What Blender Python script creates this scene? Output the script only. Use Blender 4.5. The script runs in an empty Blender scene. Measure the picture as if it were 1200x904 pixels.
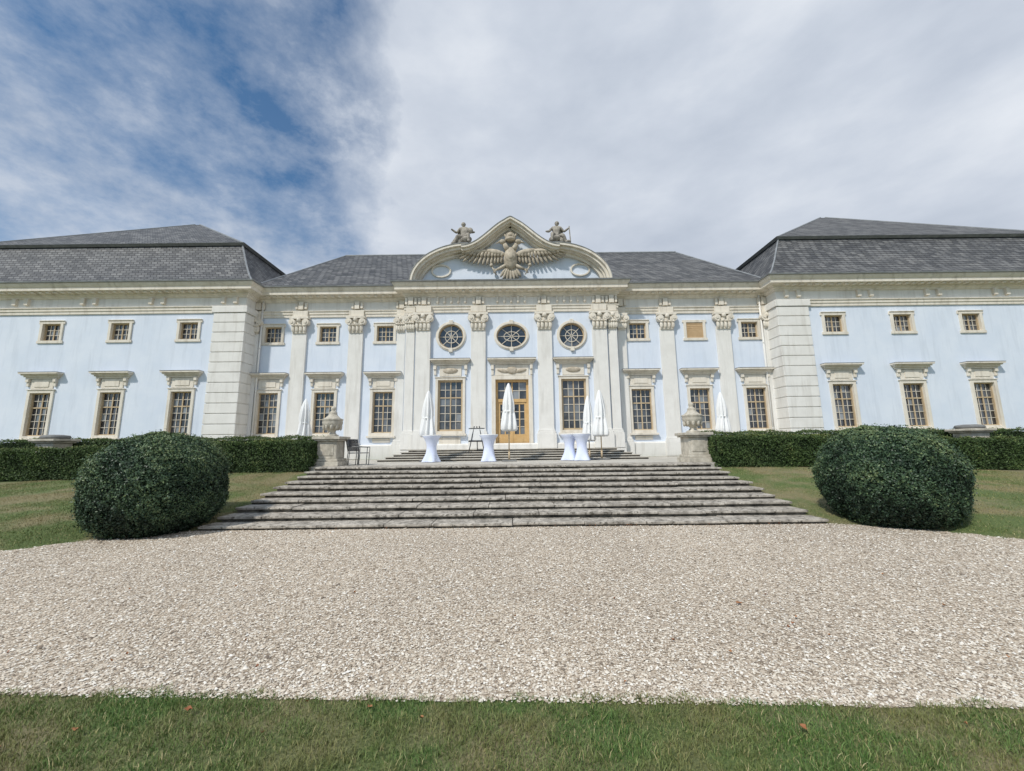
import bpy, bmesh, math, random
import numpy as np
from mathutils import Vector, Matrix, Euler
random.seed(7); rng=np.random.default_rng(7)
scn=bpy.context.scene
COL=scn.collection

# ------------------------------------------------------------------ materials
def nt_new(name):
    m=bpy.data.materials.new(name); m.use_nodes=True
    nt=m.node_tree; nt.nodes.clear()
    out=nt.nodes.new('ShaderNodeOutputMaterial'); b=nt.nodes.new('ShaderNodeBsdfPrincipled')
    nt.links.new(b.outputs[0],out.inputs[0])
    return m,nt,b
def ramp(nt,fac,stops):
    r=nt.nodes.new('ShaderNodeValToRGB'); e=r.color_ramp.elements
    e[0].position=stops[0][0]; e[0].color=(*stops[0][1],1)
    e[1].position=stops[-1][0]; e[1].color=(*stops[-1][1],1)
    for p,c in stops[1:-1]:
        x=e.new(p); x.color=(*c,1)
    nt.links.new(fac,r.inputs[0]); return r.outputs[0]
def mix(nt,fac,a,b,mode='MIX'):
    n=nt.nodes.new('ShaderNodeMix'); n.data_type='RGBA'; n.blend_type=mode
    for s,v in ((n.inputs[0],fac),(n.inputs[6],a),(n.inputs[7],b)):
        if isinstance(v,(int,float)): s.default_value=v
        elif isinstance(v,tuple): s.default_value=(*v,1) if len(v)==3 else v
        else: nt.links.new(v,s)
    return n.outputs[2]
def coords(nt,scale=(1,1,1)):
    t=nt.nodes.new('ShaderNodeTexCoord'); m=nt.nodes.new('ShaderNodeMapping')
    m.inputs['Scale'].default_value=scale
    nt.links.new(t.outputs['Object'],m.inputs[0]); return m.outputs[0]
def noise(nt,vec,scale,detail=6,rough=.6,out=0):
    n=nt.nodes.new('ShaderNodeTexNoise'); n.inputs['Scale'].default_value=scale
    n.inputs['Detail'].default_value=detail; n.inputs['Roughness'].default_value=rough
    nt.links.new(vec,n.inputs['Vector']); return n.outputs[out]
def bump(nt,b,h,strength=.3,dist=.02):
    n=nt.nodes.new('ShaderNodeBump'); n.inputs['Strength'].default_value=strength; n.inputs['Distance'].default_value=dist
    nt.links.new(h,n.inputs['Height']); nt.links.new(n.outputs[0],b.inputs['Normal']); return n
def stone(name,c1,c2,scale=1.2,rough=.85,bs=30,bstr=.3,bd=.01,streak=None,sstr=.5,spot=None):
    m,nt,b=nt_new(name); v=coords(nt)
    f=noise(nt,v,scale,4,.65)
    col=ramp(nt,f,[(.35,c1),(.65,c2)])
    if streak:
        vs=coords(nt,(2.2,2.2,.25)); s=noise(nt,vs,1.6,4,.6)
        fac=ramp(nt,s,[(.5,(0,0,0)),(.75,(sstr,)*3)])
        col=mix(nt,fac,col,streak)
    if spot:
        s=noise(nt,v,spot[0],5,.7); fac=ramp(nt,s,[(spot[1],(0,0,0)),(spot[1]+.08,(spot[3],)*3)])
        col=mix(nt,fac,col,spot[2])
    nt.links.new(col,b.inputs['Base Color']); b.inputs['Roughness'].default_value=rough
    b.inputs['Specular IOR Level'].default_value=.3
    bump(nt,b,noise(nt,v,bs,2,.6),bstr,bd)
    return m
M={}
M['wall']=stone('blue_plaster',(.655,.715,.81),(.715,.765,.845),.7,.9,25,.15,.01,(.55,.60,.68),.6)
M['cream']=stone('cream_plaster',(.70,.64,.545),(.78,.725,.635),1.6,.85,30,.2,.01,(.45,.40,.33),.7)
M['pil']=stone('pale_pilaster_plaster',(.725,.705,.665),(.79,.77,.73),1.3,.85,30,.2,.01,(.52,.49,.44),.6)
M['relief']=stone('carved_stone',(.36,.31,.24),(.58,.51,.41),4,.9,25,.6,.03)
M['statue']=stone('weathered_statue_stone',(.20,.18,.155),(.46,.42,.36),5,.9,25,.6,.03)
M['wood']=stone('ochre_window_wood',(.46,.35,.22),(.56,.44,.29),3,.55,60,.1,.004)
M['munt']=stone('pale_window_bars',(.58,.52,.43),(.68,.62,.53),3,.55,60,.1,.004)
M['doorwood']=stone('ochre_door_wood',(.55,.35,.15),(.65,.44,.21),3,.5,60,.1,.004)
M['shutter']=stone('shutter_wood',(.50,.34,.19),(.58,.41,.24),3,.6,60,.1,.004)
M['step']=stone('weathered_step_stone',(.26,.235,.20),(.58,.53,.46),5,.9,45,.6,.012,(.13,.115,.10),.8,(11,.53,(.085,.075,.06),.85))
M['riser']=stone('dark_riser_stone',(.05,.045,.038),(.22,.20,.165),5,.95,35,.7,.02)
M['pave']=stone('terrace_paving_stone',(.42,.39,.34),(.56,.53,.47),2,.9,30,.3,.01)
M['urn']=stone('urn_stone',(.42,.38,.31),(.64,.59,.50),5,.9,30,.5,.02,(.2,.19,.16),.7)
M['cloth']=stone('white_canvas',(.78,.78,.77),(.84,.84,.83),3,.8,60,.1,.004)
M['lycra']=stone('white_stretch_cover',(.66,.71,.88),(.72,.77,.92),2,.6,80,.05,.003)
M['white']=stone('white_paint',(.78,.78,.77),(.82,.82,.81),3,.5,60,.05,.003)
M['dark']=stone('dark_metal',(.03,.032,.035),(.05,.05,.055),3,.45,60,.1,.003)
M['grey']=stone('grey_concrete',(.16,.16,.16),(.26,.26,.25),4,.9,40,.3,.01)
M['zinc']=stone('zinc_flashing',(.20,.21,.22),(.30,.31,.32),3,.5,40,.1,.004)

def glass_mat():
    m,nt,b=nt_new('window_glass')
    g=nt.nodes.new('ShaderNodeNewGeometry')
    c=ramp(nt,g.outputs['Random Per Island'],[(0,(.010,.013,.018)),(.5,(.025,.03,.04)),(.80,(.07,.08,.095)),(1,(.30,.32,.34))])  # paler stops paint sky reflections into the colour of random panes
    v=coords(nt); n=noise(nt,v,1.3,3,.5)
    c=mix(nt,ramp(nt,n,[(.5,(0,0,0)),(.62,(.5,)*3)]),c,(.12,.13,.14))
    nt.links.new(c,b.inputs['Base Color']); b.inputs['Roughness'].default_value=.03
    b.inputs['IOR'].default_value=1.8
    return m
M['glass']=glass_mat()

def roof_mat():
    m,nt,b=nt_new('slate_tiles')
    t=nt.nodes.new('ShaderNodeTexCoord'); s=nt.nodes.new('ShaderNodeSeparateXYZ'); nt.links.new(t.outputs['Object'],s.inputs[0])
    a=nt.nodes.new('ShaderNodeMath'); a.operation='ADD'; nt.links.new(s.outputs[0],a.inputs[0]); nt.links.new(s.outputs[1],a.inputs[1])
    c=nt.nodes.new('ShaderNodeCombineXYZ'); nt.links.new(a.outputs[0],c.inputs[0]); nt.links.new(s.outputs[2],c.inputs[1])
    br=nt.nodes.new('ShaderNodeTexBrick'); nt.links.new(c.outputs[0],br.inputs['Vector'])
    br.inputs['Scale'].default_value=1; br.inputs['Brick Width'].default_value=.36; br.inputs['Row Height'].default_value=.21
    br.inputs['Mortar Size'].default_value=.024; br.inputs['Mortar Smooth'].default_value=.4
    br.inputs['Color1'].default_value=(.065,.068,.075,1); br.inputs['Color2'].default_value=(.185,.187,.192,1); br.inputs['Mortar'].default_value=(.025,.025,.027,1)
    v=coords(nt); n=noise(nt,v,.9,5,.65); lich=noise(nt,v,5,4,.7)
    col=mix(nt,.9,br.outputs['Color'],ramp(nt,n,[(.3,(.55,.56,.58)),(.7,(1.2,1.16,1.1))]),'MULTIPLY')
    col=mix(nt,ramp(nt,lich,[(.56,(0,0,0)),(.70,(.5,)*3)]),col,(.20,.195,.17))
    nt.links.new(col,b.inputs['Base Color']); b.inputs['Roughness'].default_value=.65
    bump(nt,b,br.outputs['Fac'],.8,.03).invert=True
    return m
M['slate']=roof_mat()

def attr_mat(name,stops,rough=.7,transl=0,spec=.3,patch=None):
    m,nt,b=nt_new(name)
    a=nt.nodes.new('ShaderNodeAttribute'); a.attribute_name='rnd'
    c=ramp(nt,a.outputs['Fac'],stops)
    if patch:
        v=coords(nt); n=noise(nt,v,patch[0],3,.6)
        c=mix(nt,ramp(nt,n,[(.42,(0,0,0)),(.60,(patch[2],)*3)]),c,patch[1])
    nt.links.new(c,b.inputs['Base Color']); b.inputs['Roughness'].default_value=rough
    b.inputs['Specular IOR Level'].default_value=spec
    return m
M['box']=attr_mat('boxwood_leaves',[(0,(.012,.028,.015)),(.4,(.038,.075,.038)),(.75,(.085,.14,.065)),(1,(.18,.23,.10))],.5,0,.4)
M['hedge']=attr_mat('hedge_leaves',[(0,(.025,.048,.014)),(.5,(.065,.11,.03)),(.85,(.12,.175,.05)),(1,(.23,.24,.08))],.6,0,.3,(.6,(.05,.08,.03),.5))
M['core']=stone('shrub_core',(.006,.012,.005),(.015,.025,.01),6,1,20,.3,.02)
M['blade']=attr_mat('grass_blades',[(0,(.055,.115,.025)),(.5,(.10,.185,.045)),(.80,(.17,.25,.07)),(.92,(.38,.33,.15)),(1,(.48,.41,.24))],.6,0,.3,(1.5,(.24,.22,.09),.65))
M['blade2']=attr_mat('dry_grass_blades',[(0,(.09,.13,.04)),(.5,(.16,.205,.06)),(.8,(.25,.26,.10)),(1,(.44,.37,.21))],.7,0,.25,(.75,(.33,.27,.14),.8))
M['pebble']=attr_mat('gravel_pebbles',[(0,(.20,.16,.125)),(.12,(.38,.31,.235)),(.4,(.56,.475,.38)),(.75,(.69,.62,.515)),(1,(.86,.82,.75))],.85,0,.3)
M['leaf']=attr_mat('dry_leaf',[(0,(.25,.09,.04)),(1,(.40,.20,.09))],.7)

def grass_ground():
    m,nt,b=nt_new('lawn_soil_and_grass'); v=coords(nt)
    n1=noise(nt,v,.75,4,.6); n2=noise(nt,v,45,4,.75)
    c1=ramp(nt,n2,[(.3,(.045,.075,.02)),(.5,(.10,.145,.04)),(.7,(.20,.22,.08))])
    c2=ramp(nt,n2,[(.3,(.13,.115,.055)),(.7,(.34,.285,.16))])
    col=mix(nt,ramp(nt,n1,[(.42,(0,0,0)),(.58,(.9,)*3)]),c1,c2)
    nt.links.new(col,b.inputs['Base Color']); b.inputs['Roughness'].default_value=.95
    bump(nt,b,n2,.8,.03); return m
M['lawn']=grass_ground()
def gravel_mat():
    m,nt,b=nt_new('gravel'); v=coords(nt)
    vo=nt.nodes.new('ShaderNodeTexVoronoi'); vo.inputs['Scale'].default_value=48; nt.links.new(v,vo.inputs['Vector'])
    s=nt.nodes.new('ShaderNodeSeparateColor'); nt.links.new(vo.outputs['Color'],s.inputs[0])
    c=ramp(nt,s.outputs[0],[(0,(.22,.18,.14)),(.15,(.42,.345,.26)),(.5,(.60,.515,.415)),(.8,(.71,.64,.535)),(1,(.84,.80,.73))])
    dk=ramp(nt,vo.outputs['Distance'],[(.35,(1,1,1)),(.75,(.50,.46,.42))])
    c=mix(nt,.8,c,dk,'MULTIPLY')
    big=noise(nt,v,.45,4,.6)
    c=mix(nt,1.0,c,ramp(nt,big,[(.35,(.86,.84,.82)),(.65,(1.08,1.06,1.03))]),'MULTIPLY')
    nt.links.new(c,b.inputs['Base Color']); b.inputs['Roughness'].default_value=.9
    bm=bump(nt,b,vo.outputs['Distance'],.8,.011); bm.invert=True
    return m
M['gravel']=gravel_mat()

# ------------------------------------------------------------------ mesh builder
def empty(name,loc=(0,0,0)):
    e=bpy.data.objects.new(name,None); e.location=loc; e.empty_display_size=.5; COL.objects.link(e); return e
class MB:
    def __init__(s): s.v=[]; s.f=[]
    def add(s,vs,fs):
        o=len(s.v); s.v+= [tuple(p) for p in vs]; s.f+=[tuple(i+o for i in f) for f in fs]
    def box(s,x0,x1,y0,y1,z0,z1):
        s.add([(x0,y0,z0),(x1,y0,z0),(x1,y1,z0),(x0,y1,z0),(x0,y0,z1),(x1,y0,z1),(x1,y1,z1),(x0,y1,z1)],
              [(0,3,2,1),(4,5,6,7),(0,1,5,4),(1,2,6,5),(2,3,7,6),(3,0,4,7)])
    def quad(s,a,b,c,d): s.add([a,b,c,d],[(0,1,2,3)])
    def cyl(s,p0,p1,r0,r1=None,n=12):
        r1=r0 if r1 is None else r1
        p0=Vector(p0); p1=Vector(p1); d=(p1-p0).normalized()
        u=d.orthogonal().normalized(); w=d.cross(u)
        vs=[];
        for p,r in ((p0,r0),(p1,r1)):
            for i in range(n):
                a=2*math.pi*i/n; vs.append(p+u*math.cos(a)*r+w*math.sin(a)*r)
        fs=[(i,(i+1)%n,n+(i+1)%n,n+i) for i in range(n)]+[tuple(range(n-1,-1,-1)),tuple(range(n,2*n))]
        s.add(vs,fs)
    def ell(s,c,r,ang=0,n=12,m=8):
        vs=[];fs=[]
        ca,sa=math.cos(ang),math.sin(ang)
        for j in range(m+1):
            t=math.pi*j/m
            for i in range(n):
                a=2*math.pi*i/n
                x=r[0]*math.sin(t)*math.cos(a); y=r[1]*math.sin(t)*math.sin(a); z=r[2]*math.cos(t)
                vs.append((c[0]+x*ca-z*sa,c[1]+y,c[2]+x*sa+z*ca))
        for j in range(m):
            for i in range(n):
                fs.append((j*n+i,(j+1)*n+i,(j+1)*n+(i+1)%n,j*n+(i+1)%n))
        s.add(vs,fs)
    def lathe(s,prof,c=(0,0,0),n=24,fn=None):
        vs=[];fs=[]
        for r,z in prof:
            for i in range(n):
                a=2*math.pi*i/n; rr=r*(fn(a,z) if fn else 1)
                vs.append((c[0]+rr*math.cos(a),c[1]+rr*math.sin(a),c[2]+z))
        k=len(prof)
        for j in range(k-1):
            for i in range(n): fs.append((j*n+i,j*n+(i+1)%n,(j+1)*n+(i+1)%n,(j+1)*n+i))
        fs.append(tuple(range(n-1,-1,-1))); fs.append(tuple((k-1)*n+i for i in range(n)))
        s.add(vs,fs)
    def obj(s,name,mat,parent=None,smooth=False,bevel=0,loc=None):
        me=bpy.data.meshes.new(name); me.from_pydata(s.v,[],s.f); me.materials.append(M[mat]); me.update()
        if smooth:
            me.polygons.foreach_set('use_smooth',[True]*len(me.polygons))
        o=bpy.data.objects.new(name,me); COL.objects.link(o)
        if parent: o.parent=parent
        if loc: o.location=loc
        if bevel:
            b=o.modifiers.new('bevel','BEVEL'); b.width=bevel; b.segments=2; b.limit_method='ANGLE'
        return o
def fast(name,V,F,mat,rnd=None,parent=None,loc=None):
    V=np.ascontiguousarray(V,dtype=np.float32); F=np.ascontiguousarray(F,dtype=np.int32); k=F.shape[1]
    me=bpy.data.meshes.new(name)
    me.vertices.add(len(V)); me.vertices.foreach_set('co',V.ravel())
    me.loops.add(F.size); me.loops.foreach_set('vertex_index',F.ravel())
    me.polygons.add(len(F)); me.polygons.foreach_set('loop_start',np.arange(0,F.size,k,dtype=np.int32))
    if rnd is not None:
        a=me.attributes.new('rnd','FLOAT','POINT'); a.data.foreach_set('value',np.ascontiguousarray(rnd,dtype=np.float32))
    me.materials.append(M[mat]); me.update(calc_edges=True); me.validate()
    o=bpy.data.objects.new(name,me); COL.objects.link(o)
    if parent: o.parent=parent
    if loc: o.location=loc
    return o
def sweep(mb,path,prof):
    n=len(path); ms=[]
    seg=[]
    for i in range(n-1):
        dx=path[i+1][0]-path[i][0]; dy=path[i+1][1]-path[i][1]; L=math.hypot(dx,dy); seg.append((dy/L,-dx/L))
    for i in range(n):
        if i==0: m=seg[0]
        elif i==n-1: m=seg[-1]
        else:
            a,b=seg[i-1],seg[i]; k=1+a[0]*b[0]+a[1]*b[1]; m=((a[0]+b[0])/k,(a[1]+b[1])/k)
        ms.append(m)
    vs=[];fs=[];k=len(prof)
    for i in range(n):
        for p,z in prof: vs.append((path[i][0]+ms[i][0]*p,path[i][1]+ms[i][1]*p,z))
    for i in range(n-1):
        for j in range(k-1): fs.append((i*k+j,(i+1)*k+j,(i+1)*k+j+1,i*k+j+1))
    mb.add(vs,fs)

# ------------------------------------------------------------------ terrain
EX=[0,6.4,7.2,7.9,8.5,9.3,11,30,400]; EY=[8.5,8.5,8.25,7.65,6.9,6.3,5.9,5.6,5.6]
def Yb(ax): return float(np.interp(ax,EX,EY))
def sm(t): t=max(0,min(1,t)); return t*t*(3-2*t)
def tz(x,y):
    ax=abs(x); yb=Yb(ax)
    t=max(0,min(1,(y-yb)/(13.4-yb)))
    z=.88*(t**.92)*(1-.22*sm((ax-8)/9))
    z+= (1.04-z)*sm((y-13.6)/1.2) if y>13.6 else 0
    if ax<6.3:
        if 8.6<y<13.55: z=(y-8.5)/5.1*1.04-.32
        elif y>=13.55: z=1.0
    return z
xs=sorted(set([-600,-300,-150,-80,-50]+[round(-36+i*2,3) for i in range(9)]+[round(-19.5+i*.3,3) for i in range(131)]+[round(20+i*2,3) for i in range(9)]+[50,80,150,300,600,-6.24,-6.33,6.24,6.33]))
ys=sorted(set([-600,-200,-80,-30,-10,-4,0,2]+[round(3+i*.22,3) for i in range(62)]+[13.55,17.5,20,24,30,45,80,150,300,700]))
V=[(x,y,tz(x,y)) for y in ys for x in xs]; nx=len(xs)
F=[(j*nx+i,j*nx+i+1,(j+1)*nx+i+1,(j+1)*nx+i) for j in range(len(ys)-1) for i in range(nx-1)]
g=fast('grass_ground',V,F,'lawn'); g.data.polygons.foreach_set('use_smooth',[True]*len(g.data.polygons))
# gravel sheet
def yfront(x): return 2.86-.037*x+.035*math.sin(x*2.1)+.02*math.sin(x*7.3+1) if abs(x)<12 else 2.86-.037*12*np.sign(x)
mb=MB(); xg=[-60,-40,-30,-20]+[round(-16+i*.2,3) for i in range(161)]+[20,30,40,60]
vs=[];fs=[]
for x in xg:
    y0=yfront(x); y1=Yb(abs(x))+.06+.03*math.sin(x*9)*(abs(x)>6.4)
    for k in range(9): vs.append((x,y0+(y1-y0)*k/8,.005+ (0.004 if k==8 else 0)))
for i in range(len(xg)-1):
    for k in range(8): fs.append((i*9+k,(i+1)*9+k,(i+1)*9+k+1,i*9+k+1))
mb.add(vs,fs); mb.obj('gravel_path','gravel')
# pebbles
def pebbles():
    N=190000
    y=2.70+(rng.random(N)**1.7)*5.8; x=(rng.random(N)*2-1)*(1.32*y+1.0)
    ok=(y>2.86-.037*x-.05*rng.random(N)); ok&=(y<np.interp(np.abs(x),EX,EY))
    x=x[ok];y=y[ok];N=len(x)
    r=.0045+.0065*rng.random(N)**1.6+(rng.random(N)<.02)*.006
    r*=1+.09*(y-3)
    base=np.array([[1,0,0],[0,1,0],[-1,0,0],[0,-1,0],[0,0,1],[.3,.2,-1]])
    a=rng.random(N)*6.283; sx=1+.5*rng.random(N); sz=.45+.35*rng.random(N)
    P=base[None]+rng.normal(0,.18,(N,6,3))
    px=P[...,0]*sx[:,None]; py=P[...,1]; pz=P[...,2]*sz[:,None]
    X=(px*np.cos(a)[:,None]-py*np.sin(a)[:,None])*r[:,None]+x[:,None]
    Y=(px*np.sin(a)[:,None]+py*np.cos(a)[:,None])*r[:,None]+y[:,None]
    Z=pz*r[:,None]+.006+(r*.4)[:,None]
    V=np.stack([X,Y,Z],-1).reshape(-1,3)
    f=np.array([[0,1,4],[1,2,4],[2,3,4],[3,0,4]])
    F=(np.arange(N)[:,None,None]*6+f[None]).reshape(-1,3)
    fast('gravel_stones',V,F,'pebble',np.repeat(rng.random(N),6))
pebbles()
# grass blades
def blades(name,x,y,h,w,mat,lean=.5,zfn=None):
    N=len(x); z=np.array([tz(a,b) for a,b in zip(x,y)]) if zfn is None else zfn
    a=rng.random(N)*6.283; l=rng.random(N)*lean*h; b=rng.random(N)*6.283
    p0=np.stack([x-np.cos(a)*w/2,y-np.sin(a)*w/2,z-.004],-1)
    p1=np.stack([x+np.cos(a)*w/2,y+np.sin(a)*w/2,z-.004],-1)
    mx=x+np.cos(b)*l*.35; my=y+np.sin(b)*l*.35
    p2=np.stack([mx+np.cos(a)*w*.4,my+np.sin(a)*w*.4,z+h*.6],-1)
    p3=np.stack([mx-np.cos(a)*w*.4,my-np.sin(a)*w*.4,z+h*.6],-1)
    p4=np.stack([x+np.cos(b)*l,y+np.sin(b)*l,z+h],-1)
    V=np.stack([p0,p1,p2,p3,p4],1).reshape(-1,3)
    f=np.array([[0,1,2],[0,2,3],[3,2,4]]); F=(np.arange(N)[:,None,None]*5+f[None]).reshape(-1,3)
    return fast(name,V,F,mat,np.repeat(rng.random(N),5))
N=175000; x=(rng.random(N)*2-1)*4.6; y=1.9+rng.random(N)*1.4
clump=np.maximum(0,np.sin(x*6.1+1)*np.sin(x*17+2)+.5*np.sin(x*31))
edge=np.array([yfront(v) for v in x])+np.abs(rng.normal(0,.022,N))*(.4+clump)+.035*np.sin(x*5)*np.sin(x*13+2)-.01
k=(y<edge); x=x[k];y=y[k]
cl=.6+.4*np.sin(x*9+3*np.sin(y*7))*np.sin(y*11+2*np.sin(x*5))
thin=rng.random(len(x))<(.55+.5*cl); x=x[thin];y=y[thin];cl=cl[thin]
n=len(x); blades('grass_lawn_blades',x,y,(.012+.024*rng.random(n))*(.55+.8*cl),.0022+.0026*rng.random(n),'blade',1.5,np.zeros(n))
N=270000; s=np.where(rng.random(N)<.5,-1,1); ax=6.35+rng.random(N)*9.5; y=5.8+rng.random(N)*8
yb=np.interp(ax,EX,EY); k=(y>yb+rng.normal(0,.05,N))&(ax<1.35*y+.8)&(rng.random(N)<.5+.5*np.sin(ax*2.3+y+s)*np.sin(y*1.9+ax*.7)+.15); ax=ax[k];y=y[k];s=s[k];n=len(y)
blades('grass_bank_blades',ax*s,y,.012+.022*rng.random(n),.005+.004*rng.random(n),'blade2',1.3)

# terrace
mb=MB(); mb.box(-15,15,13.62,22.3,.8,1.044); mb.obj('terrace_paving','pave')

# ------------------------------------------------------------------ garden stairs
st=empty('garden_stairs',(0,11,0)); inv=Vector((0,-11,0))
slab=MB(); ris=MB(); NS=10; td=.51; rh=.1044
for i in range(NS):
    y0=8.5+i*td; z1=(i+1)*rh; z0=z1-.05
    x=-6.38+random.uniform(-.06,.06)
    while x<6.3:
        L=random.uniform(.9,1.8); x1=min(x+L,6.38)
        if 6.38-x1<.5: x1=6.38+random.uniform(-.06,.06)
        dy=random.uniform(-.025,.018); dz=random.uniform(-.012,.006)
        slab.box(x+.007,x1-.007,y0-.055+dy,y0+td+.03,z0+dz-.0,z1+dz)
        x=x1
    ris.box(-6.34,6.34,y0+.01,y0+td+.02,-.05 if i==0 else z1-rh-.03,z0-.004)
slab.box(-6.5,6.5,8.5+NS*td+.035,8.5+NS*td+.55,.9,1.05)
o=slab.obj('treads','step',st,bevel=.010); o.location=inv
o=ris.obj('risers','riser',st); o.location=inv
# terrace stairs
st2=empty('terrace_stairs',(0,19,1.04)); a=MB(); b2=MB()
for i in range(5):
    hw=6.1-i*.24; y0=18.2+i*.42; z1=1.044+(i+1)*.102
    a.box(-hw,hw,y0-.05,22.39-.001*i,z1-.04,z1); b2.box(-hw+.04,hw-.04,y0+.01,22.38,z1-.102,z1-.042)
o=a.obj('treads','pave',st2,bevel=.01); o.location=(0,-19,-1.04)
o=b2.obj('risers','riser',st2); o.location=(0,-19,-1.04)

# ------------------------------------------------------------------ palace
pal=empty('palace',(0,0,0))
wall=MB(); cream=MB(); pilm=MB(); glass=MB(); wood=MB(); munt=MB(); doorw=MB(); shut=MB(); rel=MB(); reveal=MB(); capm=MB()
YW,YM,YC=22.0,23.0,22.4
def wall_panel(x0,x1,z0,z1,y,ops):
    X=sorted(set([x0,x1]+[o[0] for o in ops]+[o[1] for o in ops])); Z=sorted(set([z0,z1]+[o[2] for o in ops]+[o[3] for o in ops]))
    for i in range(len(X)-1):
        for j in range(len(Z)-1):
            cx=(X[i]+X[i+1])/2; cz=(Z[j]+Z[j+1])/2
            if any(o[0]<cx<o[1] and o[2]<cz<o[3] for o in ops): continue
            wall.quad((X[i],y,Z[j]),(X[i+1],y,Z[j]),(X[i+1],y,Z[j+1]),(X[i],y,Z[j+1]))
def panes(x0,x1,z0,z1,y,c,r,bar,W,mids=(),midbar=.065):
    dx=(x1-x0)/c; dz=(z1-z0)/r
    for i in range(c):
        for j in range(r):
            t=[random.uniform(-.007,.007) for _ in range(3)]
            glass.quad((x0+i*dx,y+t[0],z0+j*dz),(x0+(i+1)*dx,y+t[1],z0+j*dz),(x0+(i+1)*dx,y+t[1]+t[2],z0+(j+1)*dz),(x0+i*dx,y+t[0]+t[2],z0+(j+1)*dz))
    for i in range(1,c):
        b=midbar if (c%2==0 and i==c//2) else bar
        (W if b>bar else munt).box(x0+i*dx-b/2,x0+i*dx+b/2,y-.05 if b>bar else y-.035,y-.015,z0,z1)
    for j in range(1,r):
        b=midbar if j in mids else bar
        (W if b>bar else munt).box(x0,x1,y-.055 if b>bar else y-.038,y-.016,z0+j*dz-b/2,z0+j*dz+b/2)
def window(xc,z0,z1,w,y,c,r,mids=(),W=None,fr=.055,sur=.16,bar=.03,sill=True):
    W=W or wood; x0=xc-w/2; x1=xc+w/2; d=.2
    for q in (((x0,y,z0),(x0,y+d,z0),(x0,y+d,z1),(x0,y,z1)),((x1,y,z0),(x1,y,z1),(x1,y+d,z1),(x1,y+d,z0)),
              ((x0,y,z1),(x0,y+d,z1),(x1,y+d,z1),(x1,y,z1)),((x0,y,z0),(x1,y,z0),(x1,y+d,z0),(x0,y+d,z0))): reveal.quad(*q)
    yf=y+.13
    W.box(x0-.01,x0+fr,yf-.06,yf+.06,z0-.01,z1+.01); W.box(x1-fr,x1+.01,yf-.06,yf+.06,z0-.01,z1+.01)
    W.box(x0+fr,x1-fr,yf-.058,yf+.06,z1-fr,z1+.01); W.box(x0+fr,x1-fr,yf-.058,yf+.06,z0-.01,z0+fr)
    panes(x0+fr,x1-fr,z0+fr,z1-fr,yf+.03,c,r,bar,W,mids)
    s=sur; p=y-.07
    cream.box(x0-s,x0-.001,p,y+.03,z0-s,z1+s); cream.box(x1+.001,x1+s,p,y+.03,z0-s,z1+s)
    cream.box(x0-.001,x1+.001,p,y+.03,z1+.001,z1+s); cream.box(x0-.001,x1+.001,p,y+.03,z0-s,z0-.001)
    cream.box(x0-s-.05,x1+s+.05,p-.04,y+.02,z1+s+.002,z1+s+.05)
    if sill: cream.box(x0-s-.08,x1+s+.08,y-.2,y+.02,z0-s-.12,z0-s-.003)
    return (x0,x1,z0,z1)
leadc=MB()
def hood(xc,zb,w,y):
    for dw,p,a,b in ((-.34,.10,0,.09),(-.22,.17,.092,.17),(-.08,.26,.172,.24),(0,.36,.242,.33)):
        cream.box(xc-(w+dw)/2,xc+(w+dw)/2,y-p,y+.02,zb+a,zb+b)
    leadc.box(xc-w/2-.01,xc+w/2+.01,y-.375,y+.02,zb+.331,zb+.352)
def consoles(xc,zt,w,y,h=.42):
    for s in (-1,1):
        x=xc+s*w/2
        cream.box(x-.08,x+.08,y-.16,y+.02,zt-h*.45,zt-.003); cream.box(x-.065,x+.065,y-.1,y+.02,zt-h,zt-h*.45-.003)
def std_low(xc,y):
    o=window(xc,2.52,4.88,1.14,y,4,6,(4,))
    cream.box(xc-.62,xc+.62,y-.045,y+.02,5.12,5.66)
    cream.box(xc-.40,xc+.40,y-.075,y-.044,5.22,5.55)
    consoles(xc,5.68,1.5,y); hood(xc,5.68,2.15,y)
    cream.box(xc-.5,xc+.5,y-.05,y+.02,1.98,2.2)
    return o
def std_up(xc,y,w=1.02,h=.98,sh=False):
    z0=8.36-h/2; z1=8.36+h/2
    if sh:
        x0=xc-w/2;x1=xc+w/2
        k=8
        for i in range(k):
            zz=z0+(z1-z0)*i/k; shut.box(x0,x1,y-.02,y+.06,zz+.01,zz+(z1-z0)/k-.008)
        shut.box(x0,x1,y+.01,y+.09,z0,z1)
        s=.15;p=y-.07
        cream.box(x0-s,x0-.001,p,y+.03,z0-s,z1+s); cream.box(x1+.001,x1+s,p,y+.03,z0-s,z1+s)
        cream.box(x0-.001,x1+.001,p,y+.03,z1+.001,z1+s); cream.box(x0-.001,x1+.001,p,y+.03,z0-s,z0-.001)
        o=(x0,x1,z0,z1)
    else: o=window(xc,z0,z1,w,y,4,3,(),sill=False,fr=.05,sur=.15)
    for s in (-1,1):
        for zz in (z1+.0,z0-.15):
            cream.box(xc+s*(w/2+.15)-.001 if s>0 else xc-(w/2+.15)-.07, xc+(w/2+.15)+.07 if s>0 else xc-(w/2+.15)+.001, y-.066,y+.02,zz+.0,zz+.15)
    return o
WX=[18.3,22.2,26.1,30.0,33.9]
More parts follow.
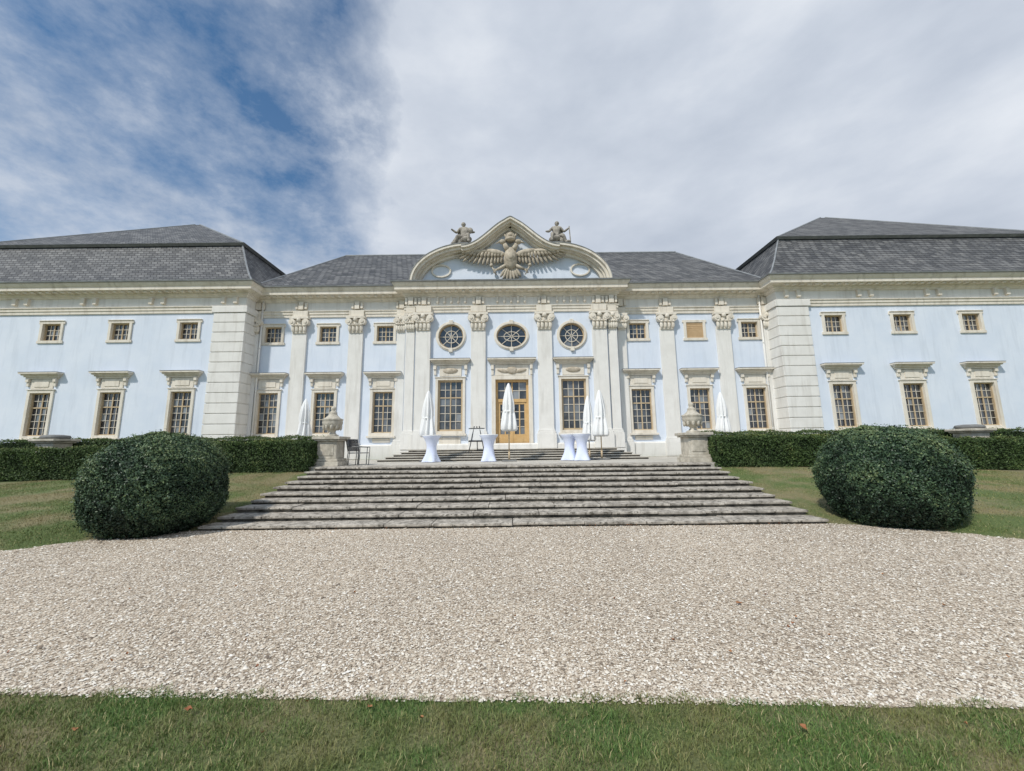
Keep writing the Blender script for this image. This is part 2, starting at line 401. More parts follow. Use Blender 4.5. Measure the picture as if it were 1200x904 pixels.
for s in (-1,1):
    ops=[]
    for x in WX: ops+= [std_low(s*x,YW),std_up(s*x,YW)]
    a,b=sorted((s*15.2,s*37.0)); wall_panel(a,b,.9,10.9,YW,ops)
    ops=[]
    for i,x in enumerate((7.47,10.85,14.1)):
        ops+= [std_low(s*x,YM),std_up(s*x,YM,.98,.94,sh=(s>0 and i==1))]
    a,b=sorted((s*6.1,s*15.2)); wall_panel(a,b,.9,10.9,YM,ops)
    for (X,y0,y1) in ((15.2,22,23),(15.2,35,40),(37,22,40),(6.1,22.4,23)):
        wall.quad((s*X,y0,.9),(s*X,y1,.9),(s*X,y1,10.9),(s*X,y0,10.9))
    wall.quad((s*15.2,40,.9),(s*37,40,.9),(s*37,40,10.9),(s*15.2,40,10.9))
wall.quad((-15.2,35,.9),(15.2,35,.9),(15.2,35,10.9),(-15.2,35,10.9))
# centre
ops=[]
for s in (-1,1):
    x=s*3.48
    ops.append(window(x,2.55,5.42,1.40,YC,4,6,(4,),fr=.10,sur=.14,bar=.034))
    consoles(x,6.28,1.75,YC,.55); hood(x,6.28,2.25,YC)
    cream.box(x-.62,x+.62,YC-.045,YC+.02,5.66,6.26); rel.ell((x,YC-.06,5.96),(.42,.06,.16))
    cream.box(x-.6,x+.6,YC-.05,YC+.02,1.75,2.2)
# door
dx0,dx1,dz0,dz1=-.93,.93,1.56,5.42; ops.append((dx0,dx1,dz0,dz1))
for q in (((dx0,YC,dz0),(dx0,YC+.3,dz0),(dx0,YC+.3,dz1),(dx0,YC,dz1)),((dx1,YC,dz0),(dx1,YC,dz1),(dx1,YC+.3,dz1),(dx1,YC+.3,dz0)),((dx0,YC,dz1),(dx0,YC+.3,dz1),(dx1,YC+.3,dz1),(dx1,YC,dz1))): reveal.quad(*q)
yd=YC+.2
doorw.box(dx0-.01,dx0+.13,yd-.08,yd+.08,dz0,dz1); doorw.box(dx1-.13,dx1+.01,yd-.08,yd+.08,dz0,dz1)
doorw.box(dx0+.13,dx1-.13,yd-.079,yd+.08,dz1-.13,dz1); doorw.box(dx0+.13,dx1-.13,yd-.1,yd+.08,4.15,4.33)
panes(dx0+.13,dx1-.13,4.33,dz1-.13,yd+.02,4,2,.04,doorw)
for s in (-1,1):
    a,b=sorted((s*.012,s*.80))
    doorw.box(a,a+.12,yd-.05,yd+.05,dz0,4.15); doorw.box(b-.12,b,yd-.05,yd+.05,dz0,4.15)
    doorw.box(a+.12,b-.12,yd-.049,yd+.05,dz0,2.35); doorw.box(a+.2,b-.2,yd-.07,yd-.045,1.72,2.2); doorw.box(a+.12,b-.12,yd-.049,yd+.05,4.03,4.15)
    panes(a+.12,b-.12,2.35,4.03,yd+.02,2,4,.035,doorw)
doorw.box(-.03,.03,yd-.075,yd-.051,dz0,4.15)
M_=cream
M_.box(dx0-.22,dx0-.001,YC-.1,YC+.02,1.56,5.64); M_.box(dx1+.001,dx1+.22,YC-.1,YC+.02,1.56,5.64); M_.box(dx0-.001,dx1+.001,YC-.1,YC+.02,5.422,5.64)
cream.box(-.95,.95,YC-.05,YC+.02,5.66,6.26); rel.ell((0,YC-.06,5.95),(.3,.1,.22)); rel.ell((.5,YC-.06,5.92),(.34,.07,.1),.2); rel.ell((-.5,YC-.06,5.92),(.34,.07,.1),-.2)
consoles(0,6.28,2.2,YC,.6); hood(0,6.28,2.75,YC)
# oval windows
def oval(xc,zc,rx,rz):
    n=40; S=max(rx,rz)+.12; yv=YC
    E=[(xc+rx*math.cos(2*math.pi*i/n),zc+rz*math.sin(2*math.pi*i/n)) for i in range(n)]
    Q=[]
    for i in range(n):
        c,s_=math.cos(2*math.pi*i/n),math.sin(2*math.pi*i/n); k=S/max(abs(c),abs(s_)); Q.append((xc+c*k,zc+s_*k))
    def ring(mb,r0,r1,y0,y1):
        P=[];
        for (dr,y) in ((r0,y1),(r0,y0),(r1,y0),(r1,y1)):
            P.append([(xc+(rx+dr)*math.cos(2*math.pi*i/n),y,zc+(rz+dr)*math.sin(2*math.pi*i/n)) for i in range(n)])
        vs=[p for q in P for p in q]; fs=[]
        for k in range(3):
            for i in range(n): fs.append((k*n+i,k*n+(i+1)%n,(k+1)*n+(i+1)%n,(k+1)*n+i))
        mb.add(vs,fs)
    for i in range(n):
        j=(i+1)%n
        wall.quad((E[i][0],yv,E[i][1]),(E[j][0],yv,E[j][1]),(Q[j][0],yv,Q[j][1]),(Q[i][0],yv,Q[i][1]))
        reveal.quad((E[i][0],yv,E[i][1]),(E[j][0],yv,E[j][1]),(E[j][0],yv+.2,E[j][1]),(E[i][0],yv+.2,E[i][1]))
    for k in range(8):
        idx=[(k*5+t)%n for t in range(6)]; t0=random.uniform(-.01,.01)
        vs=[(xc,yv+.17,zc)]+[(E[i][0],yv+.17+t0*0.3,E[i][1]) for i in idx]; glass.add(vs,[tuple(range(7))])
    ring(cream,.001,.09,yv-.09,yv+.02); ring(cream,.091,.15,yv-.05,yv+.02)
    ring(wood,-.055,.0,yv+.08,yv+.16); ring(munt,-.08-rx*.42,-.045-rx*.42,yv+.11,yv+.16)
    for a in (0,math.pi/2,math.pi/4,-math.pi/4):
        c,s_=math.cos(a),math.sin(a); w=.018
        dx,dz=c*rx*.97,s_*rz*.97; nx_,nz_=-s_*w,c*w
        munt.add([(xc-dx-nx_,yv+.12,zc-dz-nz_),(xc+dx-nx_,yv+.12,zc+dz-nz_),(xc+dx+nx_,yv+.12,zc+dz+nz_),(xc-dx+nx_,yv+.12,zc-dz+nz_)],[(0,1,2,3)])
    for zz in (zc+rz+.1,zc-rz-.1): cream.box(xc-.11,xc+.11,yv-.13,yv+.02,zz-.12,zz+.12)
    return (xc-S,xc+S,zc-S,zc+S)
ops.append(oval(-3.48,7.98,.72,.72)); ops.append(oval(3.48,7.98,.72,.72)); ops.append(oval(0,7.98,.86,.70))
wall_panel(-6.1,6.1,.9,10.9,YC,ops)
# pilasters
def capital(x,y,z0,z1,w):
    h=z1-z0
    capm.box(x-w*.46,x+w*.46,y-.16,y+.02,z0,z0+.08)
    for s in (-1,1):
        capm.cyl((x+s*w*.48,y-.30,z1-.32),(x+s*w*.48,y-.02,z1-.32),.19,n=14)
        capm.cyl((x+s*w*.48,y-.34,z1-.32),(x+s*w*.48,y-.3,z1-.32),.09,n=10)
    capm.box(x-w*.42,x+w*.42,y-.17,y+.02,z0+.08,z1-.15)
    capm.box(x-w*.66,x+w*.66,y-.3,y+.02,z1-.13,z1-.002)
    for i in range(4):
        xx=x+(i-1.5)*w*.27; capm.ell((xx,y-.2,z0+.27),(.10,.08,.22),0,8,6); capm.ell((xx,y-.27,z0+.45),(.08,.07,.06),0,8,5)
    for i in range(3):
        xx=x+(i-1)*w*.3; capm.ell((xx,y-.2,z0+.58),(.09,.08,.2),0,8,6)
    capm.ell((x,y-.27,z1-.2),(.13,.1,.14),0,8,6)
def pilaster(x,y,w,zb,proj=.13,cap=True,z0=8.4,z1=9.38):
    pilm.box(x-w/2,x+w/2,y-proj,y+.02,zb+.95,z0)
    pilm.box(x-w/2-.07,x+w/2+.07,y-proj-.06,y+.02,zb+.82,zb+.947)
    pilm.box(x-w/2-.11,x+w/2+.11,y-proj-.1,y+.02,zb,zb+.817)
    pilm.box(x-w/2-.03,x+w/2+.03,y-proj-.03,y+.02,zb+.95,zb+1.04)
    capital(x,y-proj+.1,z0,z1,w)
    cream.box(x-w/2-.02,x+w/2+.02,y-proj-.06,y,9.385,9.76)
    cream.box(x-.14,x+.14,y-.2,y-.04,9.86,10.30)
    cream.box(x-.34,x-.2,y-.16,y-.04,9.9,10.28); cream.box(x+.2,x+.34,y-.16,y-.04,9.9,10.28)
for s in (-1,1):
    pilaster(s*9.17,YM,.84,1.05); pilaster(s*12.5,YM,.84,1.05); pilaster(s*15.03,YM,.3,1.05)
    pilaster(s*1.9,YC,.84,1.56,z0=8.3,z1=9.32); pilaster(s*5.05,YC,.84,1.56,z0=8.3,z1=9.32,proj=.2); pilaster(s*5.82,YC,.5,1.56,z0=8.3,z1=9.32,proj=.08)
    pilaster(s*6.5,YM,.5,1.05)
# quoins
qm=MB(); hq=(9.38-1.9)/13
for s in (-1,1):
    for k in range(13):
        z0=1.9+k*hq; a,b=sorted((s*15.08,s*16.9))
        qm.box(a,b,YW-.14,YM+.02,z0+.022,z0+hq-.022)
    a,b=sorted((s*15.12,s*16.86)); qm.box(a,b,YW-.09,YM+.01,1.9,9.38)
    a,b=sorted((s*35.4,s*37.1)); qm.box(a,b,YW-.12,YW+1.5,1.9,9.38)
    a,b=sorted((s*15.0,s*17.0)); qm.box(a,b,YW-.2,YM+.02,.9,1.9)
    qm.box(a,b,YW-.19,YM+.02,9.385,9.76)
qm.obj('quoins','pil',pal,bevel=.02)
rp=MB()
for s in (-1,1):
    rp.cyl((s*14.78,YM-.12,1.05),(s*14.78,YM-.12,10.5),.05,n=10)
    for z in (2.5,5,7.5): rp.cyl((s*14.78,YM-.12,z),(s*14.78,YM-.12,z+.06),.065,n=10)
rp.obj('rainwater_pipes','pil',pal,smooth=True)
# entablature sweep
path=[(-37,40),(-37,22),(-15.2,22),(-15.2,23),(-6.1,23),(-6.1,22.4),(6.1,22.4),(6.1,23),(15.2,23),(15.2,22),(37,22),(37,40)]
ent=MB()
sweep(ent,path,[(0,9.40),(.07,9.40),(.07,9.56),(.11,9.57),(.11,9.70),(.16,9.74),(.16,9.78),(.03,9.80)])
sweep(ent,path,[(.0,10.33),(.08,10.33),(.12,10.42),(.20,10.46),(.20,10.56),(.34,10.60),(.36,10.62),(.58,10.63),(.58,10.80),(.62,10.84),(.70,10.96),(.70,11.03),(.0,11.06)])
ent.obj('cornice','cream',pal)
pl=MB(); sweep(pl,path,[(.0,.9),(.14,.9),(.14,1.78),(.10,1.84),(.0,1.86)]); pl.obj('plinth','pil',pal)
fr=MB(); sweep(fr,path,[(.012,9.80),(.012,10.33)]); fr.obj('frieze','pil',pal)
den=MB()
def dent(x0,x1,y,step=.42):
    n=int((x1-x0)/step)
    for i in range(n):
        x=x0+(i+.5)*(x1-x0)/n; den.box(x-.09,x+.09,y-.46,y-.2,10.53,10.61)
for a,b,y in ((-36.6,-15.4,YW),(15.4,36.6,YW),(-14.6,-6.9,YM),(6.9,14.6,YM),(-5.9,5.9,YC)): dent(a,b,y)
for s in (-1,1):
    for x in (16.1,20.25,24.15,28.05,31.95):
        for d in (-.35,.35): den.box(s*x+d-.1,s*x+d+.1,YW-.16,YW,9.95,10.32)
for xc,nn in ((-3.48,5),(3.48,5),(0,5)):
    for i in range(nn):
        x=xc+(i-(nn-1)/2)*.40; den.box(x-.06,x+.06,YC-.16,YC,10.0,10.32); den.ell((x,YC-.1,10.0),(.06,.07,.08),0,8,5)
den.obj('dentils','cream',pal)
# ---- pediment
def og(x):
    u=min(1,abs(x)/2.85)
    z=13.18+1.66*(0.5+0.5*math.cos(math.pi*u**.88)); z+=.10*max(0,1-abs(x)/.35); return z
def ztop(x):
    ax=abs(x)
    if ax>2.5:
        c=min(1,(ax-2.45)/3.35); return 11.05+2.28*math.sqrt(max(0,1-c*c))
    return max(og(x),13.2)
xsamp=[-5.8+11.6*i/116 for i in range(117)]
for i in range(116):
    a,b=xsamp[i],xsamp[i+1]
    wall.quad((a,YC,11.0),(b,YC,11.0),(b,YC,ztop(b)-.12),(a,YC,ztop(a)-.12))
    wall.quad((a,YC+.75,11.0),(b,YC+.75,11.0),(b,YC+.75,ztop(b)-.12),(a,YC+.75,ztop(a)-.12))
def band(mb,pts,t0,t1,y0,y1):
    n=len(pts); N_=[]
    for i in range(n):
        a=pts[max(0,i-1)]; b=pts[min(n-1,i+1)]; dx,dz=b[0]-a[0],b[1]-a[1]; L=math.hypot(dx,dz); N_.append((dz/L,-dx/L))
    vs=[]
    for (x,z),(nx_,nz_) in zip(pts,N_):
        vs+=[(x+nx_*t0,y1,z+nz_*t0),(x+nx_*t0,y0,z+nz_*t0),(x+nx_*t1,y0,z+nz_*t1),(x+nx_*t1,y1,z+nz_*t1)]
    fs=[]
    for i in range(n-1):
        for k in range(4): fs.append((i*4+k,(i+1)*4+k,(i+1)*4+(k+1)%4,i*4+(k+1)%4))
    fs+=[(0,1,2,3),(4*n-1,4*n-2,4*n-3,4*n-4)]
    mb.add(vs,fs)
pd=MB()
def curve_sh(s):
    p=[]
    for i in range(25):
        a=math.pi/2*i/24; p.append((s*(2.45+3.35*math.cos(a)),11.05+2.3*math.sin(a)))
    return p if s<0 else p[::-1]
for s in (-1,1):
    c=curve_sh(s)
    for t0,t1,p in ((0,.13,.72),(.131,.28,.58),(.281,.36,.40),(.361,.52,.22)):
        band(pd,c,t0,t1,YC-p,YC+.8)
og2=[(-2.85+5.7*i/60,og(-2.85+5.7*i/60)) for i in range(61)]
for t0,t1,p in ((0,.12,.80),(.121,.24,.66),(.241,.31,.48),(.311,.42,.28)):
    band(pd,og2,t0,t1,YC-p,YC+.85)
pd.obj('pediment_moulding','cream',pal)
zn=MB(); 
for s in (-1,1): band(zn,curve_sh(s),-.035,-.002,YC-.75,YC+.9)
band(zn,og2,-.035,-.002,YC-.83,YC+.95); zn.obj('pediment_flashing','zinc',pal)
for s in (-1,1):
    n=28
    pts=[(s*4.1+.50*math.cos(2*math.pi*i/n),11.95+.32*math.sin(2*math.pi*i/n)) for i in range(n+1)]
    band(cream,pts,0,.09,YC-.1,YC+.02)
# eagle (double-headed, wings spread)
def feather(cx,cz,L,w,ang,y=YC-.22):
    rel.ell((cx+math.cos(ang)*L/2,y,cz+math.sin(ang)*L/2),(L/2,.10,w),ang,8,6)
eg=rel
eg.ell((0,YC-.3,12.55),(.42,.34,.72)); 
eg.ell((0,YC-.52,12.6),(.32,.16,.42)); eg.ell((0,YC-.64,12.6),(.17,.08,.24))
for s in (-1,1):
    eg.cyl((s*.12,YC-.32,13.0),(s*.36,YC-.42,13.42),.18,.13,10); eg.ell((s*.46,YC-.45,13.54),(.20,.16,.15),0); eg.cyl((s*.60,YC-.47,13.54),(s*.86,YC-.47,13.42),.08,.01,8)
    eg.ell((s*.9,YC-.34,12.92),(.66,.2,.20),s*.22); eg.ell((s*1.85,YC-.34,12.98),(.70,.18,.15),s*-.05)
    for i in range(12):
        t=i/11; cx=.5+1.95*t; cz=12.88+.10*math.sin(t*2.6); ang=-math.pi/2+ .1+1.25*t**2.2
        L=.62+.42*math.sin(t*2.2)+(.10 if i>8 else 0)-.25*t
        a=ang if s>0 else math.pi-ang
        feather(s*cx,cz,L,.082,a,YC-.3)
        feather(s*cx,cz+.03,L*.5,.09,a,YC-.4)
    eg.cyl((s*.25,YC-.3,12.15),(s*.80,YC-.38,11.85),.14,.07,8)
    for k in (-.25,0,.25): eg.cyl((s*.80,YC-.38,11.85),(s*(1.02),YC-.4,11.75+k*.5),.05,.02,6)
    eg.cyl((s*.85,YC-.38,11.55),(s*1.12,YC-.38,12.1),.04,.04,6); eg.ell((s*1.12,YC-.38,12.12),(.11,.1,.11))
for k in range(-3,4): feather(k*.08,12.05,.92-abs(k)*.06,.09,-math.pi/2+k*.18,YC-.28)
eg.cyl((0,YC-.4,13.60),(0,YC-.4,13.74),.27,.33,14)
for k in range(5):
    a=(k-2)*.5; eg.ell((math.sin(a)*.32,YC-.4-.1*math.cos(a),13.88),(.07,.07,.18),-a*.5,8,6)
eg.ell((0,YC-.4,13.95),(.24,.2,.2)); eg.ell((0,YC-.4,14.2),(.07,.07,.1))
wall.obj('walls','wall',pal); cream.obj('window_surrounds','cream',pal,bevel=.008); pilm.obj('pilasters','pil',pal,bevel=.015)
capm.obj('capitals','cream',pal); rel.obj('eagle_relief','relief',pal,smooth=True); reveal.obj('window_reveals','cream',pal)
glass.obj('window_panes','glass',pal); wood.obj('window_frames','wood',pal); munt.obj('glazing_bars','munt',pal); doorw.obj('door','doorwood',pal); shut.obj('shutter','shutter',pal)
leadc.obj('hood_lead_covers','zinc',pal)
# ---- roofs
rf=MB(); rz=MB()
def ringq(r0,r1):
    for i in range(4):
        j=(i+1)%4; rf.quad(r0[i],r0[j],r1[j],r1[i])
for s in (-1,1):
    def rect(off,z):
        a,b=15.2+off,37-off; r=[(a,22+off,z),(b,22+off,z),(b,40-off,z),(a,40-off,z)]
        return [(s*x,y,zz) for x,y,zz in r]
    rings=[rect(-.66,11.05),rect(-.1,11.62),rect(.6,12.55),rect(1.25,13.5),rect(1.85,14.5)]
    for k in range(4): ringq(rings[k],rings[k+1])
    top=rect(1.72,14.62); ap=[(s*25.9,31,20.3),(s*26.3,31,20.3)]
    rf.add(top+ap,[(0,1,5,4),(1,2,5),(2,3,4,5),(3,0,4)])
    r0=rect(1.80,14.50); r1=rect(1.62,14.62)
    for i in range(4):
        j=(i+1)%4; rz.quad(r0[i],r0[j],r1[j],r1[i]); rz.quad(r1[i],r1[j],top[j],top[i])
        rz.cyl(rings[0][i],rings[1][i],.05,n=6); rz.cyl(rings[1][i],rings[2][i],.05,n=6); rz.cyl(rings[2][i],rings[4][i],.05,n=6)
    for i,k in ((0,0),(1,1),(2,1),(3,0)): rz.cyl(top[i],ap[k],.06,n=6)
e=[(-15.4,22.33,11.05),(15.4,22.33,11.05),(15.4,35.7,11.05),(-15.4,35.7,11.05)]; rr=[(-12.7,29,16.35),(12.7,29,16.35)]
rf.add(e+rr,[(0,1,5,4),(1,2,5),(2,3,4,5),(3,0,4)])
rf.add([(-6.1,21.75,11.06),(6.1,21.75,11.06),(6.1,22.9,11.55),(-6.1,22.9,11.55)],[(0,1,2,3)])
rz.cyl(rr[0],rr[1],.09,n=8)
for a,b in ((0,0),(1,1),(2,1),(3,0)): rz.cyl(e[a],rr[b],.06,n=6)
rf.obj('roof','slate',pal); rz.obj('roof_ridges','zinc',pal)
gu=MB()
sweep(gu,path,[(.70,11.032),(.78,11.035),(.80,11.10),(.70,11.11)])
gu.obj('gutter','zinc',pal)

# ------------------------------------------------------------------ statues (skinned)
def skin_fig(name,J,E,mat,parent,loc,scale=1,mirror=1):
    me=bpy.data.meshes.new(name); me.from_pydata([(mirror*j[0],j[1],j[2]) for j in J],E,[]); me.materials.append(M[mat])
    o=bpy.data.objects.new(name,me); COL.objects.link(o); o.parent=parent; o.location=loc; o.scale=(scale,)*3
    m=o.modifiers.new('skin','SKIN'); m.use_smooth_shade=True
    for i,j in enumerate(J):
        o.data.skin_vertices[0].data[i].radius=(j[3],j[3]); o.data.skin_vertices[0].data[i].use_root=(i==0)
    o.modifiers.new('sub','SUBSURF').levels=1; o.modifiers['sub'].render_levels=2
    return o
for s in (-1,1):
    p=empty('seated_statue',(s*2.72,YC+.0,13.32))
    J=[(0,0,.50,.19),(.02,0,.72,.16),(.05,-.02,.98,.19),(.06,-.03,1.16,.075),(.08,-.06,1.26,.09),(.09,-.08,1.38,.125),
       (-.17,-.02,1.05,.09),(-.36,-.1,.82,.07),(-.50,-.28,.72,.05),(-.56,-.34,.70,.05),
       (.27,-.03,1.05,.09),(.45,.0,.85,.07),(.66,-.08,.98,.05),(.74,-.12,1.02,.05),
       (-.12,-.08,.46,.15),(-.22,-.46,.55,.11),(-.26,-.5,.12,.075),(-.28,-.66,.05,.06),
       (.14,-.08,.46,.15),(.34,-.42,.46,.11),(.5,-.36,.08,.075),(.58,-.5,.04,.06)]
    E=[(0,1),(1,2),(2,3),(3,4),(4,5),(2,6),(6,7),(7,8),(8,9),(2,10),(10,11),(11,12),(12,13),(0,14),(14,15),(15,16),(16,17),(0,18),(18,19),(19,20),(20,21)]
    skin_fig('figure',J,E,'statue',p,(0,0,.12),1.12,s)
    r=MB(); r.box(-.75,.75,-.45,.4,-.2,.12); r.lathe([(.5,0.1),(.46,.3),(.36,.5),(.2,.58)],(0,.1,0),9,lambda a,z:1+.2*math.sin(3*a+z*5))
    r.ell((s*-.1,-.3,.45),(.36,.28,.2),.2); r.ell((s*.3,-.15,.35),(.22,.3,.3),.4); r.ell((s*.15,.12,1.0),(.3,.1,.45),-.3*s)
    r.ell((s*.09,-.02,1.6),(.14,.15,.13)); r.obj('drapery_and_seat','statue',p,smooth=False,bevel=.02)
    q=MB()
    if s>0: q.cyl((.86,-.15,.3),(.8,-.15,1.35),.035,.03,8); q.ell((.62,-.1,.32),(.28,.25,.12),.2)
    else: q.cyl((-.8,-.2,.15),(-.45,-.2,.75),.1,.05,8); q.ell((.35,-.4,.98),(.18,.15,.18))
    q.obj('attribute','statue',p)

# ------------------------------------------------------------------ urns on pedestals
for s in (-1,1):
    p=empty('stone_urn',(s*6.42,14.35,1.04)); m=MB()
    m.box(-.46,.46,-.46,.46,0,.16); m.box(-.40,.40,-.40,.40,.162,.26); m.box(-.34,.34,-.34,.34,.262,.86); m.box(-.42,.42,-.42,.42,.862,.92); m.box(-.48,.48,-.48,.48,.922,1.02)
    m.box(-.24,.24,-.36,.36,.36,.76)
    m.obj('pedestal','urn',p,bevel=.015)
    u=MB(); u.lathe([(.22,1.02),(.23,1.07),(.15,1.11),(.10,1.18),(.12,1.22),(.22,1.30),(.32,1.42),(.345,1.52),(.33,1.58),(.35,1.60),(.35,1.64),(.26,1.68),(.17,1.76),(.13,1.84),(.15,1.87),(.10,1.90),(.06,1.95),(.09,2.0),(.08,2.06),(.02,2.11)],(0,0,0),28)
    for i in range(10):
        a=2*math.pi*i/10; u.ell((.28*math.cos(a),.28*math.sin(a),1.36),(.06,.06,.12),0,6,5)
    u.obj('vase','urn',p,smooth=True)
for s in (-1,1):
    p=empty('stone_plinth',(s*17.1,15.1,1.04)); m=MB(); m.box(-.33,.33,-.33,.33,-.3,.92); m.box(-.40,.40,-.40,.40,.922,.98); m.box(-.47,.47,-.47,.47,.982,1.07)
    m.obj('block','urn',p,bevel=.02)
    m=MB(); m.lathe([(.36,1.07),(.42,1.12),(.38,1.20),(.2,1.23)],(0,0,0),18); m.obj('cap','grey',p,smooth=True)

# ------------------------------------------------------------------ parasols
def parasol(x,y,z,top=3.1,seed=0,ph=0,k=1.2):
    p=empty('closed_parasol',(x,y,z)); rnd=random.Random(seed)
    m=MB(); m.cyl((0,0,.05),(0,0,top-.05),.026,n=10); m.cyl((0,0,.05),(0,0,.4),.04,n=10); m.obj('pole','wood',p,smooth=True)
    m=MB(); m.box(-.3,.3,-.3,.3,0,.06); m.obj('base','grey',p,bevel=.01)
    c=MB(); H=top; f=rnd.uniform(0,6)
    prof=[(.03,H-2.0),(.19,H-2.05),(.235,H-1.96),(.22,H-1.75),(.19,H-1.5),(.17,H-1.3),(.155,H-1.22),(.17,H-1.1),(.165,H-.8),(.135,H-.45),(.09,H-.2),(.045,H-.06),(.012,H)]
    c.lathe([(r*k,zz) for r,zz in prof],(0,0,0),64,lambda a,zz:1+.32*math.sin(8*a+f+.8*math.sin(zz*2+ph))*min(1,max(.2,(H-zz)))+.12*math.sin(3*a+zz*2+f))
    c.obj('canopy','cloth',p,smooth=True)
    b=MB(); b.lathe([(.17*k,H-1.25),(.18*k,H-1.23),(.17*k,H-1.19)],(0,0,0),24); b.obj('strap','white',p,smooth=True)
parasol(-3.70,17.6,1.045,3.1,1); parasol(-.15,17.0,1.045,3.3,2); parasol(3.85,17.6,1.045,3.05,3); parasol(3.40,18.0,1.045,2.85,4,0,1.0)
parasol(-10.35,20,1.05,3.1,5); parasol(10.45,20,1.05,3.2,6)
# tables
def table(x,y,rot=0):
    p=empty('cocktail_table',(x,y,1.046)); p.rotation_euler=(0,0,rot)
    t=MB(); t.lathe([(.385,1.07),(.40,1.085),(.40,1.105),(.385,1.115)],(0,0,0),32); t.obj('top','white',p,smooth=True)
    c=MB()
    def fn(a,z):
        k=max(0,(.35-z)/.35); return 1+.22*k*math.cos(4*a)
    c.lathe([(.34,.01),(.33,.04),(.29,.18),(.235,.35),(.20,.55),(.205,.68),(.24,.82),(.31,.97),(.392,1.07),(.392,1.085)],(0,0,0),48,fn); c.obj('stretch_cover','lycra',p,smooth=True)
table(-3.38,16.9,.3); table(-1.0,16.9,.8); table(2.88,16.9,.5); table(2.42,17.3,.2)
# easel sign
p=empty('sign_on_easel',(-1.72,19.4,1.35)); m=MB(); m.box(-.36,.36,-.03,.0,.62,1.18); m.obj('board','white',p,bevel=.006)
m=MB(); m.box(-.39,.39,-.045,-.031,.58,.62); m.box(-.39,.39,-.045,-.031,1.18,1.21); m.cyl((-.12,0,1.3),(-.38,-.1,0),.022,n=8); m.cyl((.12,0,1.3),(.38,-.1,0),.022,n=8); m.cyl((0,.02,1.3),(0,.4,0),.022,n=8); m.box(-.4,.4,-.09,.01,.55,.58); m.obj('easel','dark',p)
# garden chairs
def chair(x,y,rot):
    p=empty('garden_chair',(x,y,1.046)); p.rotation_euler=(0,0,rot); m=MB()
    for sx in (-.25,.25):
        m.cyl((sx,-.22,0),(sx,-.25,.64),.014,n=8); m.cyl((sx,.26,0),(sx,.22,.45),.014,n=8); m.cyl((sx,.22,.45),(sx,.34,.92),.014,n=8)
        m.cyl((sx,-.25,.64),(sx,.27,.66),.018,n=8); m.cyl((sx,-.22,.43),(sx,.22,.43),.014,n=8)
    m.cyl((-.25,-.22,.43),(.25,-.22,.43),.014,n=8); m.cyl((-.25,.34,.92),(.25,.34,.92),.014,n=8); m.obj('frame','grey',p,smooth=True)
    w=MB()
    for i in range(9): w.box(-.235,.235,-.21+i*.048,-.17+i*.048,.435,.445)
    for i in range(9):
        zz=.49+i*.047; yy=.235+(zz-.45)*.255; w.box(-.235,.235,yy-.006,yy+.006,zz,zz+.042)
    w.obj('slats','dark',p)
chair(-5.55,14.7,1.2); chair(-5.85,15.3,2.6)

# ------------------------------------------------------------------ foliage
def leafquads(P,Nn,size,mat,name,parent,flat=.6,rn=None):
    n=len(P); d=Nn*flat+rng.normal(0,.55,(n,3)); d/=np.linalg.norm(d,axis=1)[:,None]
    t=np.cross(d,rng.normal(0,1,(n,3))); t/=np.linalg.norm(t,axis=1)[:,None]; b=np.cross(d,t)
    s=(size*(.6+.8*rng.random(n)))[:,None]
    V=np.stack([P-t*s,P-b*s*.5,P+t*s,P+b*s*.5],1).reshape(-1,3)
    F=np.arange(n*4).reshape(-1,4)
    r=rng.random(n) if rn is None else rn
    return fast(name,V,F,mat,np.repeat(r,4),parent)
def lump(P,ph):
    return (np.sin(P[:,0]*5.1+ph)*np.sin(P[:,1]*4.7+ph*2)+np.sin(P[:,2]*6.3+ph+P[:,0]*3)*.8+.6*np.sin(P[:,0]*11+P[:,2]*9+ph)*np.sin(P[:,1]*12+ph)+.6*np.sin(P[:,0]*23+ph)*np.sin(P[:,2]*21+P[:,1]*17))
def ball(x,y,rx,rzv,ph,N=100000):
    p=empty('boxwood_shrub',(x,y,0)); zc=rzv-.10
    d=rng.normal(0,1,(N,3)); d/=np.linalg.norm(d,axis=1)[:,None]
    e=np.sign(d)*np.abs(d)**.90
    base=e*np.array([rx,rx,rzv]); base*=(1+.06*np.clip(-d[:,2]-.1,0,.5))[:,None]
    L=lump(base,ph); depth=rng.random(N)**2*.12
    k=1+.040*L/1.5-depth*.8+ (rng.random(N)<.07)*rng.random(N)*.07
    P=base*k[:,None]+np.array([0,0,zc])
    r=np.clip(.42+.28*L/1.5-depth*4+rng.normal(0,.22,N)+.28*d[:,2],0,1)  # lit tops painted into the leaf tone; deeper leaves set darker
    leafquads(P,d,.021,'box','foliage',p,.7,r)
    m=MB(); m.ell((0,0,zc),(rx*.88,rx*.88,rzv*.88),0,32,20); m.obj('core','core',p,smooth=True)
ball(-7.27,8.45,1.13,1.03,1.3); ball(7.70,8.45,1.14,1.04,4.1)
